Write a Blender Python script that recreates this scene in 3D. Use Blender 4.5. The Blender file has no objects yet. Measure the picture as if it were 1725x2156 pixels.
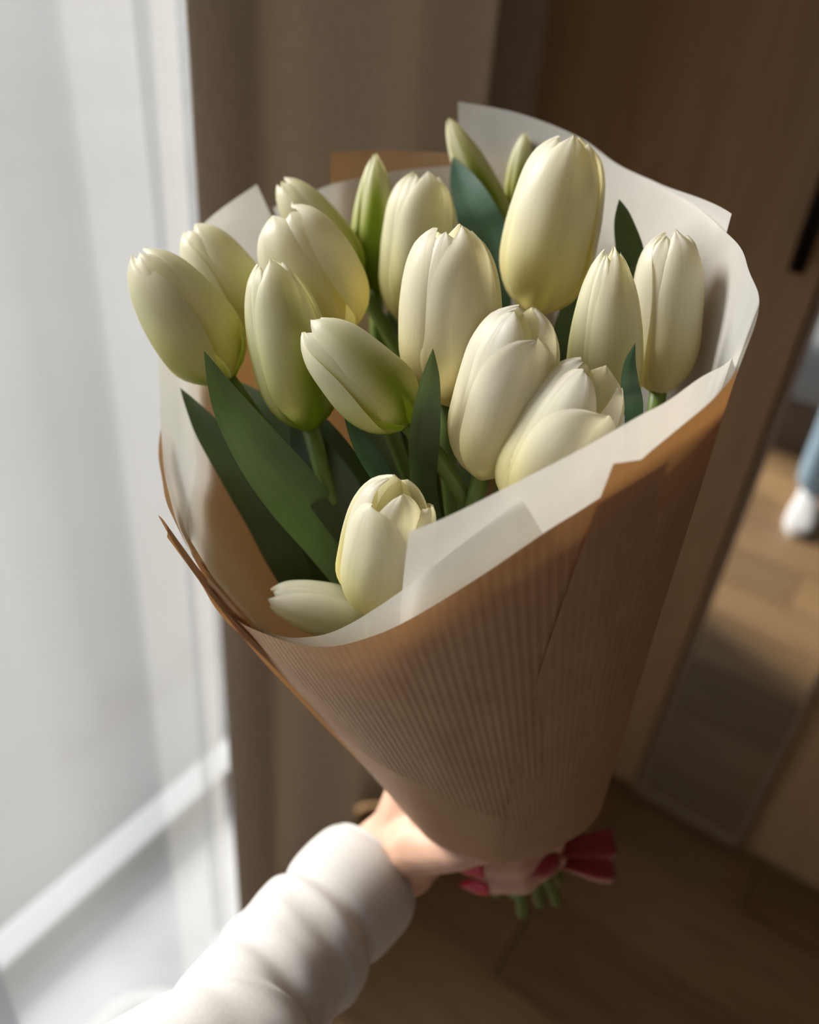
import bpy, bmesh, math, random
from mathutils import Vector, Matrix, noise
R = math.radians
random.seed(7)
scene = bpy.context.scene
col = scene.collection

# ------------------------------------------------------------------ camera
H = 1.40                                  # camera height above the floor
FPX, CX, CY = 1727.0, 862.5, 1078.0       # focal length and centre in pixels of the 1725 x 2156 frame
UP = Vector((0.08501802, 0.82528895, -0.5582742))      # room axes seen from the camera (right, up, forward)
AY = Vector((0.56995347, 0.41929921, 0.70664079))      # along the window wall
AX = Vector((0.81726677, -0.37826751, -0.43472832))    # away from the window wall
EYE = Vector((0, 0, H))
def c2w(c):
    return Vector((AX.dot(c), AY.dot(c), UP.dot(c)))
def at(px, py, d):
    return EYE + c2w(Vector(((px - CX) / FPX * d, -(py - CY) / FPX * d, d)))
cam_d = bpy.data.cameras.new('camera'); cam = bpy.data.objects.new('camera', cam_d); col.objects.link(cam)
rx, uy, fz = c2w(Vector((1, 0, 0))), c2w(Vector((0, 1, 0))), c2w(Vector((0, 0, 1)))
m = Matrix(((rx.x, uy.x, -fz.x, 0), (rx.y, uy.y, -fz.y, 0), (rx.z, uy.z, -fz.z, H), (0, 0, 0, 1)))
cam.matrix_world = m
cam_d.sensor_fit = 'HORIZONTAL'; cam_d.sensor_width = 36.0; cam_d.lens = 36.0 * FPX / 1725.0
cam_d.clip_start = 0.02
cam_d.dof.use_dof = True; cam_d.dof.focus_distance = 0.345; cam_d.dof.aperture_fstop = 5.2
scene.camera = cam

# ------------------------------------------------------------------ light
world = bpy.data.worlds.new('sky'); scene.world = world; world.use_nodes = True
wn = world.node_tree; wn.nodes.clear()
wo = wn.nodes.new('ShaderNodeOutputWorld'); wb = wn.nodes.new('ShaderNodeBackground')
wt = wn.nodes.new('ShaderNodeTexCoord'); ws = wn.nodes.new('ShaderNodeSeparateXYZ'); wr = wn.nodes.new('ShaderNodeValToRGB')
wm = wn.nodes.new('ShaderNodeMapRange'); wm.inputs[1].default_value = -1; wm.inputs[2].default_value = 1
wn.links.new(wt.outputs['Generated'], ws.inputs[0]); wn.links.new(ws.outputs[2], wm.inputs[0])
wn.links.new(wm.outputs[0], wr.inputs[0]); wn.links.new(wr.outputs[0], wb.inputs[0]); wn.links.new(wb.outputs[0], wo.inputs[0])
wr.color_ramp.elements[0].position = 0.40; wr.color_ramp.elements[0].color = (0.36, 0.38, 0.40, 1)
wr.color_ramp.elements[1].position = 0.62; wr.color_ramp.elements[1].color = (0.80, 0.86, 0.92, 1)
wb.inputs[1].default_value = 1.25
sun_d = bpy.data.lights.new('sun_offscreen', 'SUN'); sun = bpy.data.objects.new('sun_offscreen', sun_d); col.objects.link(sun)
sun_d.energy = 9.5; sun_d.angle = R(24); sun_d.color = (1.0, 0.93, 0.82)
SUN = Vector((-0.86, -0.16, 0.50)).normalized()          # towards the sun
sun.rotation_euler = SUN.to_track_quat('Z', 'Y').to_euler()
sun.location = (-4, -1, 4)
scene.view_settings.view_transform = 'Standard'; scene.view_settings.look = 'None'
scene.view_settings.gamma = 1.0; scene.view_settings.use_curve_mapping = False
scene.view_settings.exposure = 0.68
cy = scene.cycles
cy.use_denoising = True; cy.max_bounces = 7; cy.diffuse_bounces = 4; cy.transparent_max_bounces = 10
cy.transmission_bounces = 4; cy.use_adaptive_sampling = True; cy.adaptive_threshold = .03; cy.sample_clamp_indirect = 6.0; cy.caustics_reflective = False; cy.caustics_refractive = False

# ------------------------------------------------------------------ helpers
def mesh(name, verts, faces, mat=None, parent=None, origin=None, smooth=True, uvs=None, cols=None):
    o0 = Vector(origin) if origin is not None else Vector((0, 0, 0))
    me = bpy.data.meshes.new(name)
    me.from_pydata([tuple(Vector(v) - o0) for v in verts], [], faces)
    if uvs:
        uv = me.uv_layers.new(name='UVMap')
        for l in me.loops: uv.data[l.index].uv = uvs[l.vertex_index]
    if cols:
        ca = me.color_attributes.new('tint', 'FLOAT_COLOR', 'POINT')
        for i, c in enumerate(cols): ca.data[i].color = (c[0], c[1], c[2], 1)
    if smooth: me.polygons.foreach_set('use_smooth', [True] * len(me.polygons))
    if mat: me.materials.append(mat)
    me.update()
    ob = bpy.data.objects.new(name, me); col.objects.link(ob)
    if parent: ob.parent = parent
    else: ob.location = o0
    return ob
def tag(o, label=None, cat=None, group=None, kind=None):
    if label: o['label'] = label
    if cat: o['category'] = cat
    if group: o['group'] = group
    if kind: o['kind'] = kind
    return o
def empty(name, loc, label=None, cat=None, group=None):
    o = bpy.data.objects.new(name, None); col.objects.link(o); o.location = loc; o.empty_display_size = 0.05
    return tag(o, label, cat, group)
def box(name, lo, hi, mat, parent=None, bevel=0.0, origin=None):
    lo, hi = Vector(lo), Vector(hi); o0 = (lo + hi) / 2
    if parent is None: o0.z = lo.z
    elif origin is not None: o0 = Vector(origin)
    bm = bmesh.new(); bmesh.ops.create_cube(bm, size=1)
    for v in bm.verts:
        v.co = Vector((lo[i] + (v.co[i] + .5) * (hi[i] - lo[i]) for i in range(3))) - o0
    if bevel: bmesh.ops.bevel(bm, geom=bm.edges[:], offset=bevel, segments=2, affect='EDGES', profile=.6)
    me = bpy.data.meshes.new(name); bm.to_mesh(me); bm.free(); me.materials.append(mat)
    ob = bpy.data.objects.new(name, me); col.objects.link(ob)
    if parent is None: ob.location = o0
    else:
        ob.parent = parent
        if origin is None: ob.location = o0 - parent_world(parent)
    return ob
def parent_world(p):
    l = Vector(p.location)
    while p.parent: p = p.parent; l = l + p.location
    return l
def crom(pts, n, corners=()):
    """Catmull-Rom through pts (tuples of floats), n samples per span; corner indices stay sharp."""
    out = []; N = len(pts); K = len(pts[0])
    for i in range(N - 1):
        p1, p2 = pts[i], pts[i + 1]
        p0 = pts[i - 1] if i > 0 and i not in corners else [2 * a - b for a, b in zip(p1, p2)]
        p3 = pts[i + 2] if i + 2 < N and (i + 1) not in corners else [2 * b - a for a, b in zip(p1, p2)]
        for k in range(n):
            t = k / n
            out.append([0.5 * (2 * p1[j] + (p2[j] - p0[j]) * t + (2 * p0[j] - 5 * p1[j] + 4 * p2[j] - p3[j]) * t * t
                        + (3 * p1[j] - p0[j] - 3 * p2[j] + p3[j]) * t ** 3) for j in range(K)])
    out.append(list(pts[-1]))
    return out
def curve1(nodes, t):
    if t <= nodes[0][0]: return nodes[0][1]
    for i in range(len(nodes) - 1):
        if t <= nodes[i + 1][0]:
            x0, y0 = nodes[i]; x1, y1 = nodes[i + 1]
            m0 = (y1 - nodes[i - 1][1]) / (x1 - nodes[i - 1][0]) if i else (y1 - y0) / (x1 - x0)
            m1 = (nodes[i + 2][1] - y0) / (nodes[i + 2][0] - x0) if i + 2 < len(nodes) else (y1 - y0) / (x1 - x0)
            h = x1 - x0; s = (t - x0) / h
            return ((2*s**3 - 3*s**2 + 1) * y0 + (s**3 - 2*s*s + s) * h * m0 + (-2*s**3 + 3*s*s) * y1 + (s**3 - s*s) * h * m1)
    return nodes[-1][1]
def sm(a, b, x):
    t = max(0.0, min(1.0, (x - a) / (b - a))); return t * t * (3 - 2 * t)
def tube_data(path, radii, n=12, cap=True, twist_ref=None, wobble=None):
    verts, faces = [], []
    path = [Vector(p) for p in path]; ref = twist_ref or Vector((0.3, 0.2, 0.9)).normalized()
    for i, p in enumerate(path):
        t = (path[min(i + 1, len(path) - 1)] - path[max(i - 1, 0)]).normalized()
        a = (ref - t * ref.dot(t))
        if a.length < 1e-4: a = t.orthogonal()
        a.normalize(); b = t.cross(a); ref = a
        for k in range(n):
            an = 2 * math.pi * k / n
            r = radii[i] * (wobble(i / (len(path) - 1), an) if wobble else 1)
            verts.append(p + (a * math.cos(an) + b * math.sin(an)) * r)
    for i in range(len(path) - 1):
        for k in range(n):
            k2 = (k + 1) % n
            faces.append((i * n + k, i * n + k2, (i + 1) * n + k2, (i + 1) * n + k))
    if cap:
        faces.append(tuple(reversed(range(n)))); L = (len(path) - 1) * n; faces.append(tuple(L + k for k in range(n)))
    return verts, faces
def join_data(parts):
    V, F = [], []
    for v, f in parts:
        o = len(V); V += list(v); F += [tuple(i + o for i in g) for g in f]
    return V, F
def ball(p, r, n=10):
    bm = bmesh.new(); bmesh.ops.create_uvsphere(bm, u_segments=n, v_segments=n // 2 + 2, radius=1)
    rr = r if hasattr(r, '__len__') else (r, r, r)
    vs = [Vector(p) + Vector((v.co.x * rr[0], v.co.y * rr[1], v.co.z * rr[2])) for v in bm.verts]
    fs = [tuple(v.index for v in f.verts) for f in bm.faces]; bm.free(); return vs, fs
def limb(pts, rad, n=12):
    pts = [Vector(p) for p in pts]
    parts = [tube_data(pts, rad, n)]
    parts += [ball(p, r * 1.0) for p, r in zip(pts, rad)]
    return join_data(parts)
def remesh(ob, voxel, it=6, fac=.5):
    r = ob.modifiers.new('remesh', 'REMESH'); r.mode = 'VOXEL'; r.voxel_size = voxel; r.use_smooth_shade = True
    s = ob.modifiers.new('smooth', 'SMOOTH'); s.iterations = it; s.factor = fac
    dg = bpy.context.evaluated_depsgraph_get()
    me = bpy.data.meshes.new_from_object(ob.evaluated_get(dg)); mats = list(ob.data.materials)
    ob.modifiers.clear(); ob.data = me
    me.materials.clear()
    for mm in mats: me.materials.append(mm)
    me.polygons.foreach_set('use_smooth', [True] * len(me.polygons))

# ------------------------------------------------------------------ materials
class NT:
    def __init__(s, name):
        s.m = bpy.data.materials.new(name); s.m.use_nodes = True; s.t = s.m.node_tree; s.t.nodes.clear()
        s.out = s.n('ShaderNodeOutputMaterial')
    def n(s, t, **kw):
        x = s.t.nodes.new(t)
        for k, v in kw.items(): setattr(x, k, v)
        return x
    def l(s, a, b): s.t.links.new(a, b)
    def noise(s, scale, vec=None, detail=4, rough=.55):
        x = s.n('ShaderNodeTexNoise'); x.inputs['Scale'].default_value = scale; x.inputs['Detail'].default_value = detail
        x.inputs['Roughness'].default_value = rough
        if vec is not None: s.l(vec, x.inputs['Vector'])
        return x
    def coord(s, kind='Object', scale=(1, 1, 1)):
        c = s.n('ShaderNodeTexCoord'); mp = s.n('ShaderNodeMapping'); mp.inputs['Scale'].default_value = scale
        s.l(c.outputs[kind], mp.inputs[0]); return mp.outputs[0]
    def ramp(s, fac, stops):
        r = s.n('ShaderNodeValToRGB'); e = r.color_ramp.elements
        while len(e) < len(stops): e.new(.5)
        for i, (p, c) in enumerate(stops): e[i].position = p; e[i].color = (*c, 1)
        s.l(fac, r.inputs[0]); return r.outputs[0]
    def mixc(s, fac, a, b, mode='MIX'):
        x = s.n('ShaderNodeMix', data_type='RGBA', blend_type=mode)
        for v, k in ((fac, 0), (a, 6), (b, 7)):
            if hasattr(v, 'is_linked') or hasattr(v, 'links'): s.l(v, x.inputs[k])
            else: x.inputs[k].default_value = v if k == 0 else (*v, 1)
        return x.outputs[2]
    def bump(s, h, strength, dist=.001):
        b = s.n('ShaderNodeBump'); b.inputs['Strength'].default_value = strength; b.inputs['Distance'].default_value = dist
        s.l(h, b.inputs['Height']); return b.outputs[0]
    def bsdf(s, color, rough=.5, normal=None, **kw):
        p = s.n('ShaderNodeBsdfPrincipled')
        if hasattr(color, 'links'): s.l(color, p.inputs['Base Color'])
        else: p.inputs['Base Color'].default_value = (*color, 1)
        p.inputs['Roughness'].default_value = rough
        for k, v in kw.items(): p.inputs[k].default_value = v
        if normal is not None: s.l(normal, p.inputs['Normal'])
        return p.outputs[0]
    def transl(s, color, normal=None):
        p = s.n('ShaderNodeBsdfTranslucent')
        if hasattr(color, 'links'): s.l(color, p.inputs[0])
        else: p.inputs[0].default_value = (*color, 1)
        if normal is not None: s.l(normal, p.inputs['Normal'])
        return p.outputs[0]
    def mix(s, f, a, b):
        x = s.n('ShaderNodeMixShader')
        if hasattr(f, 'links'): s.l(f, x.inputs[0])
        else: x.inputs[0].default_value = f
        s.l(a, x.inputs[1]); s.l(b, x.inputs[2]); return x.outputs[0]
    def transp(s, c=(1, 1, 1)):
        x = s.n('ShaderNodeBsdfTransparent'); x.inputs[0].default_value = (*c, 1); return x.outputs[0]
    def done(s, sh): s.l(sh, s.out.inputs[0]); return s.m
def plain(name, c, rough=.5, nscale=0, namp=.15, **kw):
    t = NT(name)
    if nscale:
        nz = t.noise(nscale, t.coord())
        a = tuple(x * (1 - namp) for x in c); b = tuple(min(1, x * (1 + namp)) for x in c)
        return t.done(t.bsdf(t.ramp(nz.outputs[0], [(.3, a), (.7, b)]), rough, **kw))
    return t.done(t.bsdf(c, rough, **kw))
def wood(name, dark, light, scale, rough=.45, rnd=False):
    t = NT(name); v = t.coord('Object', scale)
    nz = t.noise(3.0, v, 6, .6); nz2 = t.noise(14.0, v, 3, .5)
    c = t.ramp(nz.outputs[0], [(.28, dark), (.5, tuple((a + b) / 2 for a, b in zip(dark, light))), (.72, light)])
    c = t.mixc(.25, c, t.ramp(nz2.outputs[0], [(.35, dark), (.65, light)]))
    if rnd:
        oi = t.n('ShaderNodeObjectInfo'); mr = t.n('ShaderNodeMapRange'); mr.inputs[3].default_value = .78; mr.inputs[4].default_value = 1.18
        t.l(oi.outputs['Random'], mr.inputs[0]); cc = t.n('ShaderNodeCombineColor')
        for k in range(3): t.l(mr.outputs[0], cc.inputs[k])
        c = t.mixc(1.0, c, cc.outputs[0], 'MULTIPLY')
    return t.done(t.bsdf(c, rough))
def petal_mat():
    t = NT('petal'); a = t.n('ShaderNodeAttribute', attribute_name='tint')
    uv = t.n('ShaderNodeUVMap'); mp = t.n('ShaderNodeMapping'); mp.inputs['Scale'].default_value = (26, 1.4, 1); t.l(uv.outputs[0], mp.inputs[0])
    nz = t.noise(1.0, mp.outputs[0], 3)
    c = t.mixc(1.0, a.outputs[0], t.ramp(nz.outputs[0], [(.3, (.95, .95, .92)), (.7, (1, 1, 1))]), 'MULTIPLY')
    nb = t.bump(nz.outputs[0], .12, .0006)
    tc = t.mixc(1.0, c, (1.0, .93, .66), 'MULTIPLY')
    return t.done(t.mix(.50, t.bsdf(c, .42, nb, **{'Specular IOR Level': .35}), t.transl(tc, nb)))
def green_mat(name, a, b, tr):
    t = NT(name); uv = t.n('ShaderNodeUVMap'); mp = t.n('ShaderNodeMapping'); mp.inputs['Scale'].default_value = (22, .8, 1); t.l(uv.outputs[0], mp.inputs[0])
    nz = t.noise(1.0, mp.outputs[0], 3); n2 = t.noise(90, t.coord(), 3)
    c = t.mixc(.45, t.ramp(nz.outputs[0], [(.3, a), (.7, b)]), t.ramp(n2.outputs[0], [(.3, a), (.7, b)]))
    nb = t.bump(nz.outputs[0], .25, .0006)
    return t.done(t.mix(.22, t.bsdf(c, .42, nb), t.transl(tr, nb)))
def kraft_mat(name, ribs):
    t = NT(name); uv = t.n('ShaderNodeUVMap')
    mp = t.n('ShaderNodeMapping'); mp.inputs['Scale'].default_value = (420, 30, 1); t.l(uv.outputs[0], mp.inputs[0])
    fib = t.noise(1.0, mp.outputs[0], 5, .7); blot = t.noise(55, t.coord(), 6, .65)
    wv = t.n('ShaderNodeTexWave', bands_direction='X'); wv.inputs['Scale'].default_value = 9.5
    wv.inputs['Distortion'].default_value = 1.6; wv.inputs['Detail'].default_value = 2
    t.l(uv.outputs[0], wv.inputs[0])
    c = t.ramp(blot.outputs[0], [(.30, (.39, .235, .135)), (.70, (.50, .325, .20))])
    c = t.mixc(.30, c, t.ramp(fib.outputs[0], [(.3, (.33, .20, .105)), (.7, (.51, .35, .215))]))
    c = t.mixc(ribs, c, t.ramp(wv.outputs[0], [(.2, (.93, .92, .91)), (.8, (1.0, 1.0, 1.0))]), 'MULTIPLY')
    h = t.mixc(.30, wv.outputs[0], fib.outputs[0])
    nb = t.bump(h, .10 + .34 * ribs, .0008)
    return t.done(t.mix(.14, t.bsdf(c, .60, nb, **{'Specular IOR Level': .25}), t.transl((.85, .40, .12), nb)))
def tissue_mat():
    t = NT('tissue'); n1 = t.noise(120, t.coord(), 6, .7); n2 = t.noise(18, t.coord(), 3)
    c = t.ramp(n1.outputs[0], [(.3, (.74, .735, .71)), (.7, (.84, .835, .815))])
    nb = t.bump(n2.outputs[0], .25, .004)
    s = t.mix(.46, t.bsdf(c, .55, nb, **{'Specular IOR Level': .2}), t.transl((.88, .86, .80), nb))
    f = t.ramp(n1.outputs[0], [(.3, (.12, .12, .12)), (.7, (.20, .20, .20))])
    return t.done(t.mix(f, s, t.transp((.98, .95, .88))))
def sheer_mat(name, f):
    t = NT(name); nz = t.noise(6, t.coord('Object', (1, 1, .15)), 2)
    w = t.n('ShaderNodeTexNoise'); w.inputs['Scale'].default_value = 900
    s = t.mix(.55, t.bsdf((.62, .63, .64), .8), t.transl((.28, .285, .29)))
    return t.done(t.mix(f, s, t.transp((.90, .92, .96))))
def drape_mat():
    t = NT('drape'); n1 = t.noise(260, t.coord('Object', (1, 1, .35)), 3); n2 = t.noise(3, t.coord())
    c = t.ramp(n1.outputs[0], [(.3, (.38, .325, .275)), (.7, (.47, .405, .35))])
    return t.done(t.mix(.30, t.bsdf(c, .85, t.bump(n1.outputs[0], .2, .001)), t.transl((.44, .39, .33))))
M = {}
M['petal'] = petal_mat()
M['stem'] = green_mat('stem', (.13, .20, .04), (.22, .30, .065), (.26, .40, .06))
M['leaf'] = green_mat('leaf', (.042, .064, .027), (.080, .112, .048), (.12, .20, .05))
M['leaf_blue'] = green_mat('leaf_blue', (.045, .10, .07), (.085, .16, .105), (.12, .26, .08))
M['kraft'] = kraft_mat('kraft_smooth', 0.12); M['kraft_rib'] = kraft_mat('kraft_ribbed', 1.0)
M['tissue'] = tissue_mat()
M['sheer'] = sheer_mat('sheer', .58); M['hem'] = sheer_mat('sheer_hem', .38)
M['drape'] = drape_mat()
M['ribbon'] = plain('satin', (.27, .003, .011), .34, **{'Sheen Weight': .3})
M['nail'] = plain('nail_polish', (.62, .03, .06), .18)
def skin_mat():
    t = NT('skin'); nz = t.noise(60, t.coord(), 4)
    c = t.ramp(nz.outputs[0], [(.3, (.62, .36, .25)), (.7, (.72, .45, .33))])
    return t.done(t.bsdf(c, .5, None, **{'Subsurface Weight': .25, 'Subsurface Radius': (.012, .005, .003), 'Subsurface Scale': .5}))
M['skin'] = skin_mat()
def cloth(name, a, b, sc):
    t = NT(name); n = t.noise(sc, t.coord(), 3); return t.done(t.bsdf(t.ramp(n.outputs[0], [(.3, a), (.7, b)]), .85, t.bump(n.outputs[0], .15, .0006), **{'Sheen Weight': .25}))
M['sweater'] = cloth('sweater_knit', (.58, .56, .545), (.66, .64, .62), 700)
M['jeans'] = cloth('denim', (.20, .32, .43), (.30, .43, .54), 260)
M['shoe'] = plain('shoe_leather', (.78, .76, .76), .45); M['sole'] = plain('sole_rubber', (.70, .69, .68), .6)
M['hair'] = plain('hair', (.06, .035, .02), .5, 80, .4)
M['wall'] = plain('wall_paint', (.62, .58, .53), .8, 30, .03); M['ceiling'] = plain('ceiling_paint', (.75, .73, .70), .9, 20, .02)
M['frame'] = plain('window_plastic', (.30, .31, .33), .4)
M['sill'] = plain('threshold_stone', (.33, .34, .36), .5, 12, .08)
M['floor_base'] = plain('underlay', (.30, .28, .25), .8)
M['plank'] = wood('oak_plank', (.235, .138, .062), (.37, .23, .118), (.9, 9, 9), .42, True)
M['board'] = wood('wardrobe_board', (.42, .262, .135), (.56, .375, .21), (9, 9, .7), .5)
M['metal'] = plain('black_metal', (.016, .014, .012), .4, Metallic=.6)
M['edge'] = plain('mirror_edge', (.34, .25, .185), .35)
M['mirror'] = plain('mirror_glass', (.90, .90, .88), .015, Metallic=1.0)
M['bed'] = cloth('grey_blanket', (.20, .21, .22), (.28, .29, .30), 40); M['bed_frame'] = plain('bed_wood', (.10, .07, .05), .5)
def glass_mat():
    t = NT('pane'); g = t.n('ShaderNodeBsdfGlossy'); g.inputs['Roughness'].default_value = .02
    return t.done(t.mix(.06, t.transp((.97, .98, .98)), g.outputs[0]))
M['glass'] = glass_mat()
M['balcony'] = plain('balcony_tile', (.095, .097, .10), .8, .6, .12)

# ------------------------------------------------------------------ room
WX = -0.80          # inner face of the window wall
YF = 1.226          # front of the wardrobe
fl = tag(box('floor', (WX - .005, -3.2, -.08), (3.2, 2.0, -.012), M['floor_base']), kind='structure')
pw, pl = .19, 1.25
pms = {}; row = 0
y = -1.55
while y < YF + .3:
    x = WX - (row * .47) % pl
    while x < 2.4:
        x0 = max(x, WX); ln = round(x + pl - .0025 - x0, 4)
        if ln > .02:
            if ln not in pms:
                p = box('plank', (x0, y, -.012), (x0 + ln, y + pw - .0025, 0), M['plank'], fl, .0008); pms[ln] = p.data
            else:
                p = bpy.data.objects.new('plank', pms[ln]); col.objects.link(p); p.parent = fl
                p.location = Vector((x0 + ln / 2, y + (pw - .0025) / 2, -.006)) - fl.location
        x += pl
    y += pw; row += 1
tag(box('ceiling', (WX - .2, -3.2, 2.55), (3.2, 2.0, 2.65), M['ceiling']), kind='structure')
tag(box('wall_back', (WX - .2, -3.2, 0), (3.2, -3.1, 2.55), M['wall']), kind='structure')
tag(box('wall_front', (WX - .2, 1.86, 0), (3.2, 1.96, 2.55), M['wall']), kind='structure')
# window wall: a tall opening from y -1.6 to 1.0
wl = tag(box('wall_left', (WX - .16, 1.0, 0), (WX, 1.86, 2.55), M['wall']), kind='structure')
box('pier', (WX - .16, -3.1, 0), (WX, -1.6, 2.55), M['wall'], wl)
box('lintel', (WX - .16, -1.6, 2.40), (WX, 1.0, 2.55), M['wall'], wl)
w1 = empty('window_1', (WX - .03, -.3, 0)); w1['kind'] = 'structure'
for lo, hi in (((-.04, -1.3, 0), (.04, 1.3, .02)), ((-.05, -1.3, 2.30), (.05, 1.3, 2.40)), ((-.05, -1.3, .02), (.05, -1.22, 2.3)),
               ((-.05, 1.22, .02), (.05, 1.3, 2.3)), ((-.045, -.44, .02), (.045, -.36, 2.3))):
    box('window_frame', Vector(lo) + w1.location, Vector(hi) + w1.location, M['frame'], w1, .006)
for lo, hi in (((-.03, -1.22, .02), (.03, -.44, .05)), ((-.03, -.36, .02), (.03, 1.22, .05))):
    box('window_rail', Vector(lo) + w1.location, Vector(hi) + w1.location, M['frame'], w1, .005)
for y0, y1 in ((-1.22, -.44), (-.36, 1.22)):
    box('pane', Vector((-.004, y0, .04)) + w1.location, Vector((.004, y1, 2.30)) + w1.location, M['glass'], w1)
tag(box('trim_1', (WX - .005, -1.62, 0), (WX + .22, 1.0, .006), M['sill'], None, .002), kind='structure')
tag(box('terrace_floor', (-40, -40, -.16), (WX - .02, 40, -.03), M['balcony']), kind='structure')
tag(box('wall_right', (3.2, -3.1, 0), (3.32, 1.86, 2.55), M['wall']), kind='structure')

# curtains: folded cloth sheets
def curtain(name, x0, ya, yb, z0, z1, fold, amp, mat, parent=None, thick=0, seed=0, n=160, slant=0.0, lap=None):
    V, F = [], []; rows = 24
    for i in range(n + 1):
        s = i / n; yy = ya + (yb - ya) * s
        for j in range(rows + 1):
            zz = z0 + (z1 - z0) * j / rows; k = j / rows
            a = amp * (1 - .35 * k)
            ph = fold * s * 2 * math.pi + .5 * math.sin(7 * s + seed) + .12 * math.sin(3 * zz + seed)
            sh = math.sin(ph) + .28 * math.sin(2 * ph + 1.1) + .35 * noise.noise(Vector((s * 9, seed, zz * .6)))
            V.append(Vector((x0 + slant * s ** 3 + a * sh, yy + (lap * min(1, 8 * s, 8 * (1 - s)) if lap else .35 * a) * math.cos(ph), zz)))
    for i in range(n):
        for j in range(rows):
            a = i * (rows + 1) + j; F.append((a, a + rows + 1, a + rows + 2, a + 1))
    o = mesh(name, V, F, mat, parent, Vector((x0, (ya + yb) / 2, z0)) if parent is None else parent.location)
    if thick:
        s = o.modifiers.new('thickness', 'SOLIDIFY'); s.thickness = thick
    return o
sh = tag(curtain('sheer_curtain', -.60, -1.45, .50, .02, 2.42, 7.5, .040, M['sheer'], seed=1.3, n=400, lap=.062),
         'white sheer voile curtain hanging over the balcony window', 'curtain')
curtain('hem', -.597, .485, .533, .02, 2.42, .5, .006, M['hem'], sh, seed=.4, n=14)
dr = tag(curtain('drape_curtain', -.522, .447, 1.217, .006, 2.44, 3.6, .034, M['drape'], thick=.003, seed=2.2, slant=-.085),
         'taupe blackout drape hanging in folds beside the wardrobe', 'curtain')
rail = tag(box('curtain_rail', (-.70, -1.5, 2.442), (-.50, 1.20, 2.49), M['frame'], None, .004), 'white curtain rail fixed under the ceiling', 'rail')

# wardrobe
wd = empty('wardrobe', (.45, YF + .3, 0), 'brown wood wardrobe with bar handle and narrow mirror door', 'wardrobe')
box('carcass', (-.72, YF + .022, 0), (1.30, YF + .62, 2.30), M['board'], wd)
d1 = box('door', (-.72, YF, .025), (-.146, YF + .02, 2.28), M['board'], wd, .0015)
md = box('mirror_door', (-.140, YF - .002, .012), (.074, YF + .02, 2.28), M['edge'], wd, .002)
o = box('mirror', (-.128, YF - .0035, .040), (.064, YF - .001, 2.26), M['mirror'], md); o.location = Vector((-.032, YF - .002, 1.15)) - parent_world(md)
d2 = box('door', (.098, YF + .004, .03), (.70, YF + .02, 2.28), M['board'], wd, .0015)
d3 = box('door', (.706, YF + .004, .03), (1.30, YF + .02, 2.28), M['board'], wd, .0015)
def handle(door, x):
    w = parent_world(door)
    h = join_data([tube_data([(x, YF - .032, 1.10), (x, YF - .032, 1.62)], [.0112, .0112], 14),
                   tube_data([(x, YF - .032, 1.16), (x, YF + .002, 1.16)], [.006, .006], 10),
                   tube_data([(x, YF - .032, 1.56), (x, YF + .002, 1.56)], [.006, .006], 10)])
    mesh('handle', h[0], h[1], M['metal'], door, w)
handle(d1, -.174); handle(d2, .66)

# bed behind the photographer, seen in the mirror
bd = empty('bed', (.4, -1.5, 0), 'low bed with grey blanket reflected in the mirror', 'bed')
box('bed_base', (-.45, -2.5, .0), (1.3, -.60, .20), M['bed_frame'], bd, .01)
box('mattress', (-.47, -2.52, .20), (1.32, -.57, .42), M['bed'], bd, .05)
box('pillow', (-.3, -2.45, .40), (.35, -2.05, .54), M['shoe'], bd, .06)

# ------------------------------------------------------------------ bouquet frame: a cone around the stems
APEX = at(1150, 2085, .62); AXIS = (at(903, 800, .40) - APEX).normalized()
E1 = (EYE - APEX); E1 = (E1 - AXIS * E1.dot(AXIS)).normalized(); E2 = AXIS.cross(E1) * -1   # E1 to the viewer, E2 to the right
if E2.dot(rx) < 0: E2 = -E2
def cone(phi, s, deg):
    r = s * math.tan(R(deg)); return APEX + AXIS * s + (E1 * math.cos(phi) + E2 * math.sin(phi)) * r
def hit(px, py, side, deg):
    d = (at(px, py, 1) - EYE).normalized(); ct = math.cos(R(deg)) ** 2; co = EYE - APEX
    qa = d.dot(AXIS) ** 2 - ct; qb = 2 * (d.dot(AXIS) * co.dot(AXIS) - d.dot(co) * ct); qc = co.dot(AXIS) ** 2 - co.dot(co) * ct
    D = qb * qb - 4 * qa * qc
    if D < 0: t = -qb / (2 * qa)
    else:
        r = sorted(((-qb - D ** .5) / (2 * qa), (-qb + D ** .5) / (2 * qa))); t = r[0] if side == 'n' else r[1]
    P = EYE + d * t; q = P - APEX; s = q.dot(AXIS); phi = math.atan2(q.dot(E2), q.dot(E1))
    dv = P - cone(phi, s, deg)
    return [phi, s, dv.x, dv.y, dv.z]
def unwrap(L):
    for i in range(1, len(L)):
        while L[i][0] - L[i - 1][0] > math.pi: L[i][0] -= 2 * math.pi
        while L[i][0] - L[i - 1][0] < -math.pi: L[i][0] += 2 * math.pi
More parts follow.
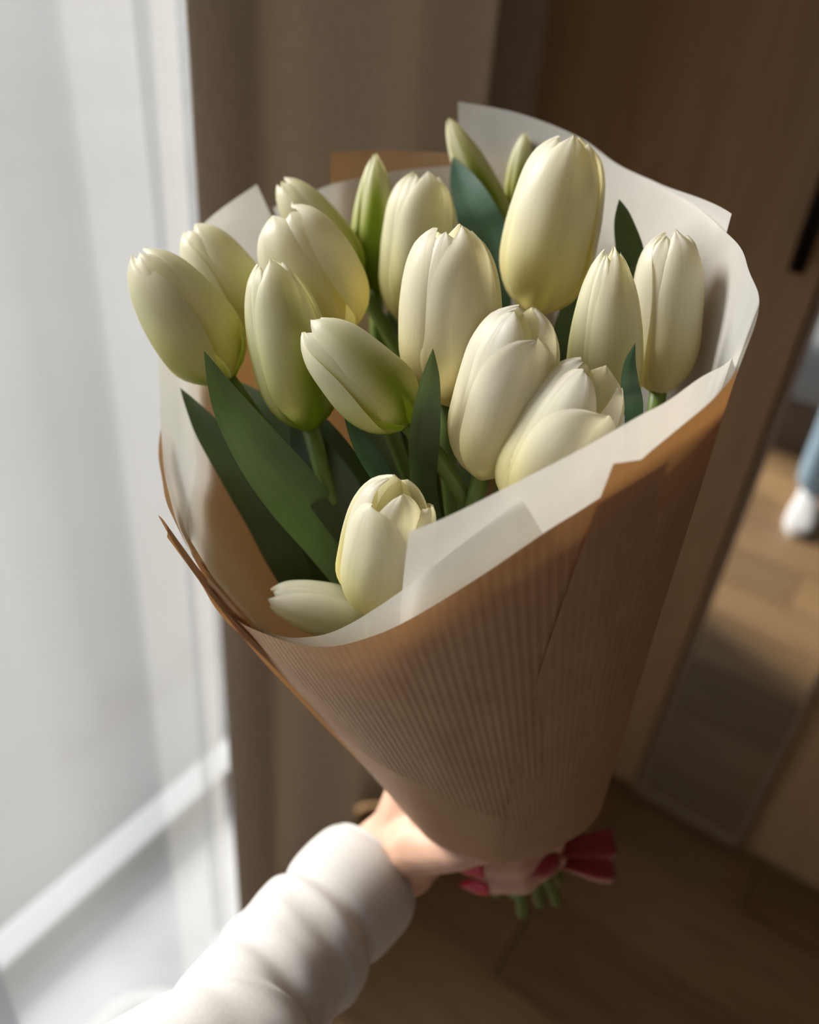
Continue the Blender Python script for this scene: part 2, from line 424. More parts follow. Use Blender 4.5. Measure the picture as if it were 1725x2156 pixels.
def sheet(name, ctrl, deg, mat, parent, rows=22, n=8, ripple=.0012, seed=0, drop=.2, bowl=0.0):
    """ctrl: list of (x, y, side, corner?, bottom) ; bottom = (x, y, side) or a height s on the cone."""
    top = [hit(c[0], c[1], c[2], deg) for c in ctrl]; unwrap(top)
    bot = []
    for c, t in zip(ctrl, top):
        b = c[4] if len(c) > 4 and c[4] is not None else drop
        if isinstance(b, (int, float)): bot.append([t[0], min(b, t[1] - .01), 0, 0, 0])
        else:
            h = hit(b[0], b[1], b[2], deg)
            while h[0] - t[0] > math.pi: h[0] -= 2 * math.pi
            while h[0] - t[0] < -math.pi: h[0] += 2 * math.pi
            bot.append(h)
    cor = {i for i, c in enumerate(ctrl) if len(c) > 3 and c[3]}
    T = crom(top, n, cor); B = crom(bot, n, cor)
    V, F, U = [], [], []
    for i, (a, b) in enumerate(zip(T, B)):
        for j in range(rows + 1):
            v = j / rows; w = (1 - v) ** 1.6; w2 = v ** 1.6
            phi = a[0] + (b[0] - a[0]) * v; s = a[1] + (b[1] - a[1]) * v
            P = cone(phi, s, deg)
            P += Vector(a[2:]) * w + Vector(b[2:]) * w2
            rad = (E1 * math.cos(phi) + E2 * math.sin(phi))
            P += rad * ripple * (noise.noise(Vector((phi * 3.1 + seed, s * 9, seed))) * 1.5 * min(1, v * 5) )
            P += rad * bowl * math.sin(math.pi * v)
            V.append(P); U.append((phi, s))
    for i in range(len(T) - 1):
        for j in range(rows):
            k = i * (rows + 1) + j; F.append((k, k + 1, k + rows + 2, k + rows + 1))
    return mesh(name, V, F, mat, parent, parent.location, uvs=U)
base_pt = APEX + AXIS * .2
kw = empty('kraft_paper_wrap', base_pt, 'brown kraft paper cone wrapped around the tulip bouquet', 'wrapping paper')
tw = empty('tissue_paper_wrap', base_pt + AXIS * .1, 'white translucent tissue paper lining inside the kraft cone', 'tissue paper')
n_, f_ = 'n', 'f'
# kraft: back wall
sheet('back_sheet', [(560, 1330, f_), (470, 1285, f_), (440, 1235, f_), (420, 1180, f_), (410, 1010, f_), (402, 880, f_), (397, 780, f_), (470, 650, f_), (548, 548, f_), (625, 482, f_),
      (697, 440, f_, 1), (697, 320, f_, 1), (820, 317, f_), (945, 322, f_), (1100, 340, f_), (1300, 425, f_), (1430, 452, f_), (1532, 497, f_), (1560, 552, f_),
      (1566, 590, f_), (1545, 660, f_), (1520, 730, f_)], 16.2, M['kraft'], kw, drop=.23, seed=1)
# kraft: thin curled edge left of the tissue
sheet('curled_edge', [(339, 902, f_, 0, (341, 918, f_)), (334, 960, f_, 0, (348, 962, f_)), (343, 1018, f_, 0, (360, 1022, f_)), (362, 1085, f_, 0, (382, 1090, f_)),
      (395, 1152, f_, 0, (415, 1160, f_)), (450, 1250, f_, 0, (470, 1262, f_))], 16.2, M['kraft'], kw, rows=8, ripple=0)
# kraft: under-sheet wrapping the lower left, with its pointed tip
sheet('under_sheet', [(1535, 812, n_, 0, (1262, 1700, n_)), (1400, 960, n_, 0, (1250, 1725, n_)), (1250, 1085, n_, 0, (1225, 1750, n_)), (1000, 1265, n_, 0, (1150, 1795, n_)), (850, 1350, n_, 0, (1060, 1816, n_)), (720, 1400, n_, 0, (990, 1807, n_)),
      (590, 1395, n_, 0, (930, 1782, n_)), (500, 1330, n_, 0, (860, 1722, n_)), (455, 1282, n_, 0, (815, 1668, n_)), (425, 1232, n_, 0, (775, 1622, n_)),
      (390, 1180, n_, 0, (640, 1485, n_)), (358, 1130, n_, 0, (520, 1358, n_)), (333, 1085, n_, 1, (352, 1130, n_))], 16.25, M['kraft'], kw, seed=3)
# kraft: ribbed front sheet
sheet('front_sheet', [(430, 1240, n_, 0, (436, 1250, n_)), (490, 1298, n_, 0, (575, 1402, n_)), (560, 1335, n_, 0, (735, 1556, n_)), (630, 1357, n_, 0, (812, 1616, n_)),
      (700, 1361, n_, 0, (880, 1653, n_)), (780, 1341, n_, 0, (945, 1685, n_)), (850, 1311, n_, 0, (1005, 1707, n_)), (1000, 1221, n_, 0, (1085, 1737, n_)),
      (1140, 1126, n_, 0, (1141, 1752, n_)), (1225, 1073, n_, 0, (1170, 1752, n_)), (1292, 1031, n_, 0, (1195, 1745, n_)), (1400, 965, n_, 0, (1225, 1728, n_))],
      16.6, M['kraft_rib'], kw, seed=5)
# kraft: right flap lying over the front sheet
sheet('right_flap', [(1556, 772, n_, 0, (1278, 1665, n_)), (1545, 790, n_, 0, (1262, 1715, n_)), (1500, 842, n_, 0, (1232, 1748, n_)), (1440, 893, n_, 0, (1195, 1772, n_)), (1385, 938, n_, 0, (1150, 1795, n_)),
      (1350, 968, n_, 1, (1118, 1806, n_)), (1292, 976, n_, 1, (1062, 1816, n_))], 16.75, M['kraft'], kw, seed=8)
# tissue
sheet('back_tissue', [(965, 214, f_, 1, (968, 520, f_)), (1090, 238, f_), (1220, 289, f_), (1300, 345, f_), (1370, 378, f_), (1430, 402, f_), (1541, 450, f_, 1, (1490, 640, f_))],
      15.7, M['tissue'], tw, drop=.36, ripple=.003, seed=11)
sheet('middle_tissue', [(575, 437, f_), (640, 413, f_), (700, 388, f_), (820, 362, f_), (940, 350, f_), (1010, 345, f_)], 15.9, M['tissue'], tw, drop=.38, ripple=.002, seed=13)
sheet('right_tissue', [(1216, 289, f_), (1300, 347, f_), (1380, 386, f_), (1465, 434, f_), (1530, 490, f_), (1573, 556, f_), (1598, 622, f_), (1594, 672, n_), (1576, 718, n_), (1538, 757, n_), (1480, 792, n_), (1400, 848, n_),
      (1330, 885, n_), (1200, 958, n_), (1075, 1022, n_), (925, 1095, n_), (861, 1120, n_, 1, (850, 1500, n_))], 15.3, M['tissue'], tw, drop=.26, ripple=.002, seed=17)
sheet('front_tissue', [(1095, 1045, n_, 1, (1185, 1200, n_)), (1075, 1068, n_), (980, 1140, n_), (900, 1203, n_), (848, 1242, n_), (800, 1275, n_), (740, 1312, n_), (690, 1334, n_),
      (640, 1342, n_), (600, 1341, n_), (540, 1318, n_), (490, 1290, n_), (430, 1214, n_), (385, 1130, f_), (355, 1035, f_, 0, (640, 1290, f_)), (342, 950, f_, 0, (622, 1215, f_)), (337, 850, f_, 0, (565, 1060, f_)),
      (335, 750, f_, 0, (520, 950, f_)), (338, 680, f_, 0, (500, 880, f_)), (362, 580, f_, 0, (490, 800, f_)), (425, 475, f_, 0, (520, 680, f_)), (541, 388, f_, 1, (600, 520, f_))], 15.8, M['tissue'], tw, drop=.25, ripple=.002, seed=19)

# ------------------------------------------------------------------ tulips
CUP = [(0, .16), (.05, .46), (.14, .76), (.28, .96), (.42, 1.0), (.6, .955), (.78, .84), (.9, .66), (.96, .47), (1, .26)]
BUD = [(0, .20), (.05, .50), (.14, .80), (.26, .97), (.36, 1.0), (.55, .91), (.75, .69), (.9, .39), (.96, .20), (1, .05)]
DOME = [(0, .16), (.05, .46), (.14, .76), (.28, .96), (.42, 1.0), (.6, .98), (.78, .90), (.88, .76), (.95, .52), (1, .14)]
SHP = [(0, .62), (.2, .94), (.45, 1.04), (.65, 1.04), (.8, .94), (.9, .76), (.96, .56), (.985, .38), (1, 0.10)]
def lerp3(a, b, t): return tuple(x + (y - x) * t for x, y in zip(a, b))
WHITE, CREAM, GREEN, LIME = (.90, .885, .83), (.88, .80, .50), (.26, .36, .02), (.56, .62, .085)
def petal(root, base, fx, fy, fz_, Rm, L, phi, layer, bud, length, flare, green, sd, curl=0.0, chi=1):
    V, F, U, C = [], [], [], []; nv, nu = 22, 14
    rnd = random.Random(sd); w0 = R(64 if layer > .95 else 60); tw_ = rnd.uniform(-.05, .05)
    other = BUD if bud >= 0 else DOME
    prof = [(a, b + (curve1(other, a) - b) * abs(bud)) for (a, b) in CUP]
    for i in range(nv + 1):
        t = 1 - (1 - i / nv) ** 1.25
        wd_ = w0 * curve1(SHP, t)
        for j in range(nu + 1):
            u = -1 + 2 * j / nu
            r = Rm * curve1(prof, t * length) * layer
            r *= 1 + .095 * u * chi * (1 if layer > .95 else -.6) - .125 * u * u * sm(.05, .5, t)
            r -= Rm * .035 * math.exp(-(u / .13) ** 2) * sm(.1, .45, t) * (1 - .3 * t)
            r += Rm * flare * t ** 2.2
            r += Rm * .028 * noise.noise(Vector((u * 2.2 + sd, t * 3.5, sd * .37)))
            r += Rm * curl * sm(.78, 1, t) * (1 - .5 * u * u)
            an = phi + u * wd_ + tw_ * t
            z = L * length * t * (1 + .012 * noise.noise(Vector((u * 3, sd, 4.0)))) - L * .012 * u * u * t
            V.append(base + (fx * math.cos(an) + fy * math.sin(an)) * r + fz_ * z); U.append((u * .5 + .5, t))
            mid = math.exp(-(u / .34) ** 2)
            c = lerp3(CREAM, WHITE, sm(.15, .72, t))
            g = max(0, min(1, green * (1.15 - t * 1.0) * (.55 + .6 * mid) * 1.25))
            g2 = sm(.30 * (.35 + green), 0.0, t) * .0
            c = lerp3(c, LIME, min(1, g * 1.15)); c = lerp3(c, GREEN, sm(.55, 1.25, g * 1.2 + .55 * (1 - sm(0, .22, t)) * (.35 + .65 * min(1, green * 1.4))))
            C.append(c)
    for i in range(nv):
        for j in range(nu):
            k = i * (nu + 1) + j; F.append((k, k + 1, k + nu + 2, k + nu + 1))
    return mesh('petal', V, F, M['petal'], root, root.location, uvs=U, cols=C)
def gold(k, n, r):
    a = k * 2.399963; rr = r * math.sqrt((k + .5) / n); return E1 * math.cos(a) * rr + E2 * math.sin(a) * rr
GROUP = 'tulips in the bouquet'
tulips = []
def tulip(tip, bas, width, d, label, dz=-.02, rot=0, bud=0.0, green=.35, flares=(0,) * 6, lens=None, nst=18, curl=0.0, chi=1):
    k = len(tulips)
    base = at(bas[0], bas[1], d - dz * .5); tp = at(tip[0], tip[1], d + dz * .5)
    ax = tp - base; L = ax.length; z = ax.normalized(); Rm = width * .5 * d / FPX
    x = (EYE - base); x = (x - z * x.dot(z)).normalized(); yv = z.cross(x)
    gp = APEX + AXIS * (.165) + gold(k, nst, .0165)
    end = APEX + AXIS * (.120 + .014 * random.Random(k).random()) + gold(k, nst, .026) * (1.15)
    root = empty('tulip', end, label, 'tulip', GROUP)
    lens = lens or [1.0, .97, 1.0, .96, .99, .97]
    for q in range(6):
        outer = q % 2 == 0
        petal(root, base, x, yv, z, Rm, L, R(rot + q * 60), 1.0 if outer else .92, bud, lens[q], flares[q], green * (1.0 if outer else .75), k * 7.3 + q, curl, chi)
    # stem
    L2 = (gp - base).length
    P = []
    c1 = base - z * L2 * .33; c2 = gp + ((base + AXIS * .02) - gp).normalized() * L2 * .25 + AXIS * L2 * .12
    for i in range(17):
        t = i / 16; P.append(base * (1 - t) ** 3 + c1 * 3 * t * (1 - t) ** 2 + c2 * 3 * t * t * (1 - t) + gp * t ** 3)
    P[0] = base + z * .004
    P.append((gp + end) / 2); P.append(end)
    v, f = tube_data(P, [.0042] * 3 + [.0038] * (len(P) - 3), 10)
    uv = [((i % 10) / 10, i / 10 / len(P)) for i in range(len(v))]
    mesh('stem', v, f, M['stem'], root, root.location, uvs=uv)
    tulips.append(root); return root
def leaf(root, pts, width, mat='leaf', roll=0.0, fold=.22, label=None, twist=0.0):
    P = crom([(*at(*p),) for p in pts], 8); P = [Vector(p) for p in P]; N = len(P) - 1
    V, F, U = [], [], []; nu = 8; dm = pts[len(pts) // 2][2]; hw = width * .5 * dm / FPX
    for i, p in enumerate(P):
        t = i / N; tg = (P[min(i + 1, N)] - P[max(i - 1, 0)]).normalized()
        vd = (EYE - p).normalized(); side = tg.cross(vd).normalized(); nrm = side.cross(tg).normalized()
        a = R(roll + twist * t); s2 = side * math.cos(a) + nrm * math.sin(a); n2 = nrm * math.cos(a) - side * math.sin(a)
        w = hw * curve1([(0, .0), (.06, .22), (.2, .62), (.42, .96), (.6, 1), (.85, .82), (1, .6)], t)
        for j in range(nu + 1):
            u = -1 + 2 * j / nu
            V.append(p + s2 * (u * w) + n2 * (fold * w * (abs(u) ** 1.4) + .05 * w * math.sin(9 * t + 2 * u)))
            U.append((u * .5 + .5, t))
    for i in range(N):
        for j in range(nu):
            k = i * (nu + 1) + j; F.append((k, k + 1, k + nu + 2, k + nu + 1))
    o = mesh('leaf', V, F, M[mat], root, root.location, uvs=U)
    if label: o['label'] = label
    return o

t1 = tulip((290, 532), (482, 802), 192, .385, 'cream tulip leaning out over the curtain side of the wrap', -.015, -54, .42, .46, (0, .05, .0, 0, .02, 0))
t2 = tulip((402, 478), (545, 700), 150, .425, 'pale tulip tucked behind the flower that leans to the curtain', -.015, 40, .2, .40)
t3 = tulip((592, 445), (728, 705), 205, .405, 'large open cream tulip above the two greenish ones', -.02, 79, .0, .26, (.02, .0, .08, 0, .05, 0), lens=[1.02, .93, .97, .92, 1.0, .95], chi=-1)
t4 = tulip((592, 380), (752, 600), 120, .455, 'green-backed white tulip hidden behind the large cream bloom', -.015, 60, .35, .62)
t5 = tulip((563, 548), (655, 905), 180, .375, 'slim white tulip shading to lime green at its base', -.02, 19, .25, .74, chi=-1)
t6 = tulip((650, 682), (862, 895), 172, .355, 'greenish tulip bud lying almost sideways above the broad leaf', -.01, 25, .25, .70)
t7 = tulip((791, 322), (791, 614), 104, .465, 'closed lime green bud standing before the bare kraft corner', -.02, 0, 1.0, 1.3)
t8 = tulip((893, 360), (868, 690), 165, .445, 'white tulip between the green bud and the upright centre bloom', -.025, 28, -.5, .42, chi=-1)
t9 = tulip((955, 474), (945, 852), 222, .365, 'big white upright tulip at the centre with three parted tips', -.03, 40, -.15, .12, (.0, -.05, .03, 0, .05, 0), chi=-1)
t10 = tulip((943, 248), (1062, 500), 84, .475, 'narrow green bud beside the tall tissue paper corner', -.02, 10, .9, .95)
t11 = tulip((1106, 278), (1090, 440), 62, .485, 'thin yellow-green bud half hidden by the tall cream tulip', -.02, 0, .95, .85)
t12 = tulip((1205, 285), (1122, 662), 205, .405, 'tall cream tulip rising highest against the tissue paper', -.03, 12, -.4, .22, chi=-1)
t13 = tulip((1110, 645), (1012, 1005), 214, .345, 'plump white tulip with overlapping petals above the paper edge', -.03, 26, -.7, .10, lens=[.88, 1.0, 1.0, .97, 1.0, .97], chi=-1)
t14 = tulip((1268, 765), (1090, 1080), 222, .335, 'open white tulip resting on the folded tissue edge', -.02, 34, -.5, .20, (.10, 0, .02, 0, 0, 0), lens=[.78, .93, 1.0, .95, .97, .93], chi=-1)
t15 = tulip((1287, 520), (1268, 900), 162, .365, 'yellowish pointed bud between two white blooms', -.03, 39, .62, .42, chi=-1)
t16 = tulip((1418, 484), (1386, 828), 152, .385, 'rounded white tulip close to the curled tissue wall', -.03, 30, -1.0, .10)
t17 = tulip((835, 1008), (790, 1290), 200, .345, 'half open white tulip low down at the front rim', -.03, -35, -.6, .26, (.0, .0, .05, .0, .0, 0), lens=[.88, .96, .86, .96, 1.0, 1.0])
t18 = tulip((566, 1253), (830, 1325), 122, .395, 'small white tulip lying flat on the front rim of the paper', -.005, -36, .15, .34)
# leaves
leaf(t5, [(429, 738, .348), (480, 850, .355), (545, 950, .368), (615, 1040, .382), (680, 1120, .40), (760, 1230, .42), (880, 1400, .46)], 122, 'leaf', 8)
leaf(t1, [(379, 816, .415), (440, 905, .415), (510, 1000, .42), (560, 1080, .425), (605, 1180, .43), (680, 1320, .45)], 92, 'leaf', -15)
leaf(t9, [(912, 733, .332), (905, 800, .336), (895, 880, .344), (890, 960, .355), (898, 1060, .38), (950, 1250, .42)], 66, 'leaf', 20)
leaf(t8, [(953, 330, .465), (975, 385, .463), (1005, 450, .46), (1030, 520, .462), (1040, 700, .47), (1060, 1000, .50)], 92, 'leaf_blue', -10)
leaf(t16, [(1304, 419, .405), (1315, 470, .405), (1330, 530, .408), (1340, 600, .41), (1300, 850, .48)], 62, 'leaf', -25)
leaf(t14, [(1338, 722, .338), (1326, 765, .338), (1325, 810, .34), (1333, 870, .345), (1320, 1000, .38), (1250, 1200, .42)], 42, 'leaf_blue', 25)
leaf(t6, [(722, 865, .362), (762, 940, .366), (808, 1015, .375), (880, 1150, .40)], 52, 'leaf_blue', 30)
leaf(t12, [(1228, 560, .44), (1205, 660, .44), (1185, 760, .45), (1140, 960, .47), (1120, 1150, .49)], 80, 'leaf', 15)
leaf(t12, [(1241, 472, .455), (1235, 560, .455), (1215, 700, .46), (1150, 1000, .48)], 60, 'leaf', -40)
leaf(t3, [(650, 860, .46), (710, 980, .46), (780, 1120, .47), (880, 1300, .49)], 110, 'leaf', -10)
leaf(t13, [(1010, 900, .43), (985, 1000, .43), (985, 1120, .44), (1010, 1300, .47)], 70, 'leaf', 25)
leaf(t15, [(1180, 700, .47), (1140, 850, .47), (1100, 1050, .48), (1090, 1300, .50)], 90, 'leaf', 0)
leaf(t7, [(820, 640, .49), (840, 800, .49), (880, 1000, .50), (930, 1250, .51)], 95, 'leaf', 10)
leaf(t4, [(770, 700, .48), (790, 850, .48), (830, 1020, .48), (900, 1250, .50)], 90, 'leaf', -20)
leaf(t2, [(470, 790, .435), (545, 900, .43), (640, 1040, .43), (760, 1230, .45)], 150, 'leaf', 5)
leaf(t6, [(640, 850, .405), (690, 940, .405), (745, 1040, .41), (820, 1180, .43)], 105, 'leaf', -20)
leaf(t18, [(560, 800, .45), (640, 930, .45), (740, 1090, .455), (850, 1300, .47)], 150, 'leaf', 15)
leaf(t3, [(612, 872, .402), (668, 975, .392), (725, 1070, .394), (800, 1200, .41)], 112, 'leaf', -12)
leaf(t17, [(600, 1080, .44), (650, 1180, .44), (720, 1280, .45), (820, 1450, .47)], 110, 'leaf', 10)

# ------------------------------------------------------------------ ribbon
rb = empty('satin_ribbon', APEX + AXIS * .15, 'dark red satin ribbon tied around the stems below the paper', 'ribbon')
def strip(name, P, N, w, mat, parent):
    V, F = [], []
    for p, nn, ww in zip(P, N, w):
        for u in (-1, -.33, .33, 1): V.append(Vector(p) + Vector(nn) * u * ww)
    for i in range(len(P) - 1):
        for j in range(3):
            k = i * 4 + j; F.append((k, k + 1, k + 5, k + 4))
    o = mesh(name, V, F, mat, parent, parent.location); s = o.modifiers.new('thickness', 'SOLIDIFY'); s.thickness = .0006
    return o
ring = [APEX + AXIS * .168 + (E1 * math.cos(a) + E2 * math.sin(a)) * .024 for a in [2 * math.pi * i / 32 for i in range(33)]]
strip('band', ring, [AXIS] * 33, [.012] * 33, M['ribbon'], rb)
kp = at(1135, 1812, .515)
v, f = ball((0, 0, 0), (.014, .010, .011), 16)
mesh('knot', [kp + rx * q.x + fz * q.y + uy * q.z for q in v], f, M['ribbon'], rb, rb.location)
def fan(p0, p1, w0, w1, wdir, wave, name):
    P, N, W = [], [], []
    for i in range(13):
        t = i / 12; P.append(p0.lerp(p1, t) + (p1 - p0).cross(wdir).normalized() * wave * math.sin(5 * t)); N.append(wdir); W.append(w0 + (w1 - w0) * sm(0, 1, t))
    V, F = [], []
    nu = 12
    nn = (p1 - p0).cross(wdir).normalized()
    for i in range(13):
        for j in range(nu + 1):
            u = -1 + 2 * j / nu
            V.append(P[i] + N[i] * u * W[i] + nn * (.004 * math.sin(u * 7 + .5) * (1 - .3 * i / 12) + .003 * u * u))
    for i in range(12):
        for j in range(nu):
            k = i * (nu + 1) + j; F.append((k, k + 1, k + nu + 2, k + nu + 1))
    o = mesh(name, V, F, M['ribbon'], rb, rb.location); s = o.modifiers.new('thickness', 'SOLIDIFY'); s.thickness = .0006
wdir = (at(1290, 1865, .53) - at(1296, 1745, .53)).normalized()
fan(at(1140, 1812, .518), at(1294, 1806, .53), .006, .0185, wdir, .002, 'tail')
fan(at(1140, 1810, .525), at(1235, 1700, .57), .006, .016, (rx * .6 + uy * .6).normalized(), .003, 'loop')

# ------------------------------------------------------------------ the photographer
pe = empty('person', (.06, -.16, 0), 'person in white sweater and blue jeans holding up the bouquet', 'person')
GC = APEX + AXIS * .184 - E2 * .006                      # centre of the grip
def grip(alpha, h, r):
    a = R(alpha)                             # 0 = curtain side, 90 = far, 180 = right, 270 = near
    return GC + AXIS * h + (-E2 * math.cos(a) - E1 * math.sin(a)) * r
wrist = at(775, 1835, .545); fore = at(610, 2025, .486); fore2 = at(520, 2140, .455); fore3 = at(420, 2290, .415); elbow = Vector((-.185, -.03, .965)); shoulder = Vector((-.085, -.27, 1.25))
parts = []
palm0 = wrist.lerp(grip(0, 0, .05), .55)
parts.append(limb([elbow, fore3, fore2, fore, wrist, palm0], [.036, .032, .031, .030, .0265, .030], 16))
heights = [.034, .016, -.002, -.019]
rads = [.0095, .0098, .0092, .0082]
for h, r in zip(heights, rads):
    kn = grip(48, h, .052 if h > 0 else .048)
    parts.append(limb([palm0, grip(8, h * .9, .052), kn], [.026, .021, .0135], 12))
    ang = (48, 85, 125, 170, 215, 262, 306); rr = (.050, .042, .036, .034, .034, .034, .036)
    parts.append(limb([grip(a, h, q) for a, q in zip(ang, rr)], [r * 1.25, r * 1.1, r * 1.05, r, r, r * .95, r * .8], 12))
th = [wrist.lerp(palm0, .6), grip(-20, .015, .058), grip(-55, .030, .050), grip(-90, .038, .046), grip(-118, .040, .045)]
parts.append(limb(th, [.024, .020, .0135, .0115, .009], 12))
v, f = join_data(parts)
hand = mesh('arm', v, f, M['skin'], pe, pe.location); remesh(hand, .0022, 8, .5)
def nail(p, d, up_, ln, wd_):
    d = d.normalized(); up_ = (up_ - d * up_.dot(d)).normalized(); s = d.cross(up_)
    V, F = [], []; n, mm = 10, 8
    for i in range(n + 1):
        t = i / n
        w = wd_ * (1 - (max(0, t - .45) / .55) ** 2.2) * (.8 + .2 * min(1, t * 4))
        for j in range(mm + 1):
            u = -1 + 2 * j / mm
            V.append(p + d * (t - .35) * ln + s * u * w - up_ * (u * u * wd_ * .35) + up_ * (.0012 - .001 * t * t))
    for i in range(n):
        for j in range(mm):
            k = i * (mm + 1) + j; F.append((k, k + 1, k + mm + 2, k + mm + 1))
    o = mesh('fingernail', V, F, M['nail'], pe, pe.location); s_ = o.modifiers.new('thickness', 'SOLIDIFY'); s_.thickness = .0008
    o['label'] = 'coral red painted fingernail'
for h, r in zip(heights, rads):
    tip = grip(306, h, .036); dd = grip(310, h, .037) - grip(292, h, .0355); ou = (tip - (GC + AXIS * h)).normalized()
    nail(tip + ou * r * .62, dd, ou, .020, .0065)
# sleeve: swept tube with a soft cuff and folds
cuff = wrist.lerp(at(560, 2050, .475), .06)
path = crom([tuple(at(775, 1842, .535)), tuple(at(697, 1922, .512)), tuple(at(610, 2025, .486)), tuple(at(520, 2140, .455)), tuple(at(420, 2290, .415)), tuple(elbow),
             tuple(elbow.lerp(shoulder, .5) + Vector((-.01, 0, 0))), tuple(shoulder)], 14)
path = [Vector(p) for p in path]; N = len(path)
def srad(t):
    return curve1([(0, .0385), (.02, .0400), (.08, .0405), (.135, .0392), (.165, .0366), (.192, .0412), (.27, .0408), (.36, .0400), (.48, .043), (.62, .050), (.8, .060), (1, .075)], t)
def wob(t, an):
    q = sm(.165, .21, t)
    return 1 + q * (.055 * noise.noise(Vector((math.cos(an) * 1.4, math.sin(an) * 1.4, t * 26))) + .030 * math.sin(40 * t + 2.6 * math.sin(an + .6)) ) + .012 * noise.noise(Vector((math.cos(an), math.sin(an), t * 9)))
v, f = tube_data(path, [srad(i / (N - 1)) for i in range(N)], 40, False, wobble=wob)
# turn the cuff edge inwards
inner_p = [path[0] + (path[0] - path[1]).normalized() * .004, path[0], path[3], path[6]]
v2, f2 = tube_data(inner_p, [.0365, .0345, .0340, .033], 40, False)
sw_parts = [ball(Vector((.07, -.20, 1.02)), (.15, .11, .26), 20), ball(Vector((.07, -.21, 1.20)), (.17, .105, .12), 20), ball(Vector((.07, -.20, .86)), (.155, .12, .14), 20)]
lf = Vector((-.852, -.524, 0))
rs = Vector((.07, -.2, 1.25)) - lf * .165
sw_parts.append(limb([Vector((.07, -.2, 1.22)), rs, rs + Vector((.05, -.02, -.27)), rs + Vector((.03, .08, -.49))], [.07, .068, .055, .045], 14))
sw_parts.append(limb([Vector((.07, -.2, 1.22)), shoulder], [.07, .072], 14))
vt, ft = join_data(sw_parts)
swt = mesh('sweater', vt, ft, M['sweater'], pe, pe.location); remesh(swt, .012, 6)
swt['label'] = 'white sweater'
slv = mesh('sleeve', v, f, M['sweater'], swt, pe.location)
mesh('cuff_lining', v2, f2, M['sweater'], swt, pe.location)
for o in (slv,):
    s = o.modifiers.new('subdivision', 'SUBSURF'); s.levels = 1; s.render_levels = 1
# head, hair
hc = Vector((.05, -.21, 1.465))
vh, fh = join_data([ball(hc, (.072, .088, .105), 20), limb([Vector((.07, -.22, 1.27)), hc + Vector((0, 0, -.06))], [.05, .048], 14), ball(hc + Vector((-.035, .065, -.01)), (.014, .018, .018), 10)])
hd = mesh('head', vh, fh, M['skin'], pe, pe.location); remesh(hd, .008, 5)
vh, fh = join_data([ball(hc + Vector((.02, -.03, .02)), (.085, .09, .105), 20), ball(hc + Vector((.035, -.06, -.10)), (.075, .055, .13), 18)])
hr = mesh('hair', vh, fh, M['hair'], pe, pe.location); remesh(hr, .008, 5)
fw = Vector((-.524, .852, 0))
for sd in (-1, 1):
    v, f = ball(hc + fw * .072 + lf * .031 * sd + Vector((0, 0, .004)), .011, 12); mesh('eye', v, f, M['shoe'], hd, pe.location)
    v, f = ball(hc + fw * .0805 + lf * .031 * sd + Vector((0, 0, .004)), .0045, 10); mesh('iris', v, f, M['hair'], hd, pe.location)
    v, f = ball(hc - fw * .005 + lf * .074 * sd, (.010, .016, .030), 12); mesh('ear', v, f, M['skin'], hd, pe.location)
v, f = ball(hc + fw * .080 + Vector((0, 0, -.052)), (.020, .012, .006), 12); mesh('mouth', v, f, M['nail'], hd, pe.location)
rw = rs + Vector((.03, .08, -.49)); pts_ = [limb([rw + Vector((0, -.01, .06)), rw + Vector((0, .01, -.05)), rw + Vector((0, .015, -.085))], [.027, .026, .024], 14)]
for i, ln_ in enumerate((.075, .085, .080, .062)):
    b_ = rw + Vector((.012 - .004 * i, .040 - .019 * i, -.09)); pts_.append(limb([b_, b_ + Vector((-.004, .004, -ln_ * .5)), b_ + Vector((-.016, .008, -ln_))], [.0095, .0088, .0072], 10))
pts_.append(limb([rw + Vector((0, .03, -.03)), rw + Vector((-.012, .055, -.065)), rw + Vector((-.018, .058, -.10))], [.013, .011, .008], 10))
v, f = join_data(pts_); rh = mesh('hand', v, f, M['skin'], pe, pe.location); remesh(rh, .003, 5)
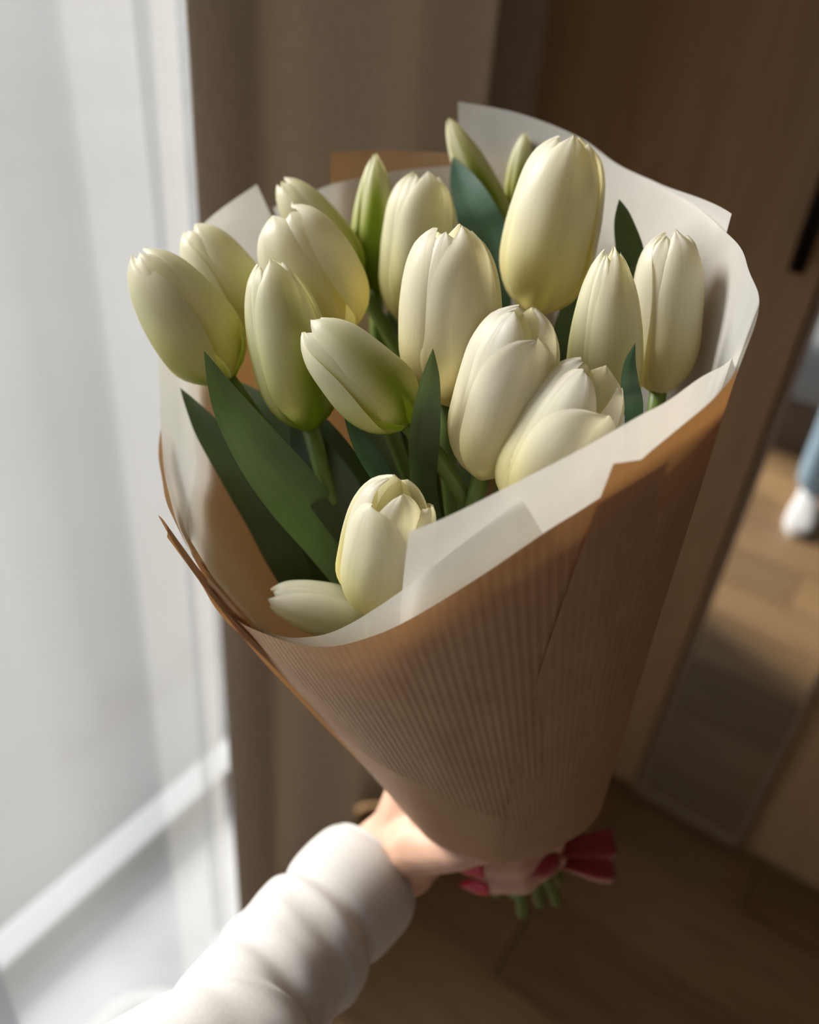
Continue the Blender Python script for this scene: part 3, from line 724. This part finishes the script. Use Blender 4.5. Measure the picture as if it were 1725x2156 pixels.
# legs in jeans and shoes
hip = Vector((.07, -.2, .86)); lt = Vector((-.115, -.20, 0)); rt = Vector((.16, -.10, 0))
hl = []
for ft_, sd in ((lt, 1), (rt, -1)):
    hp = hip + lf * .085 * sd
    hl.append(limb([hp, hp.lerp(ft_ + Vector((0, 0, .46)), .5), ft_ + Vector((0, .015, .46)), ft_ + Vector((0, -.02, .28)), ft_ + Vector((0, -.03, .12))], [.098, .085, .066, .064, .062], 16))
vj, fj = join_data(hl + [ball(hip + Vector((0, 0, .02)), (.16, .115, .11), 18)])
jn = mesh('jeans', vj, fj, M['jeans'], pe, pe.location); remesh(jn, .011, 4); jn['label'] = 'light blue denim jeans'
for ft_ in (lt, rt):
    hdv = Vector((.06, 1, 0)).normalized(); sdv = Vector((hdv.y, -hdv.x, 0))
    pts = []
    V, F = [], []; n = 20
    prof = [(-.075, .026, .070), (-.06, .034, .082), (-.02, .037, .085), (.03, .038, .068), (.08, .042, .052), (.125, .042, .042), (.155, .034, .034), (.172, .014, .026)]
    for (yy, hw, ht) in prof:
        for k in range(n):
            a = 2 * math.pi * k / n; cx_, cz_ = math.cos(a), math.sin(a)
            V.append(ft_ + hdv * yy + sdv * hw * (abs(cx_) ** .7) * (1 if cx_ > 0 else -1) + Vector((0, 0, .022 + (ht - .022) * (.5 + .5 * cz_))))
    for i in range(len(prof) - 1):
        for k in range(n):
            k2 = (k + 1) % n; F.append((i * n + k, i * n + k2, (i + 1) * n + k2, (i + 1) * n + k))
    F.append(tuple(range(n))); F.append(tuple((len(prof) - 1) * n + k for k in range(n)))
    so = mesh('shoe', V, F, M['shoe'], pe, pe.location); so['label'] = 'white sneaker'
    V = []; F = []
    for zz in (0.0, .026):
        for k in range(28):
            a = 2 * math.pi * k / 28; V.append(ft_ + hdv * (.048 + .130 * math.cos(a)) + sdv * (.044 * math.sin(a)) * (1 + .12 * math.cos(a)) + Vector((0, 0, zz)))
    F = [tuple(reversed(range(28))), tuple(range(28, 56))] + [(k, (k + 1) % 28, 28 + (k + 1) % 28, 28 + k) for k in range(28)]
    mesh('sole', V, F, M['sole'], so, pe.location, smooth=False)
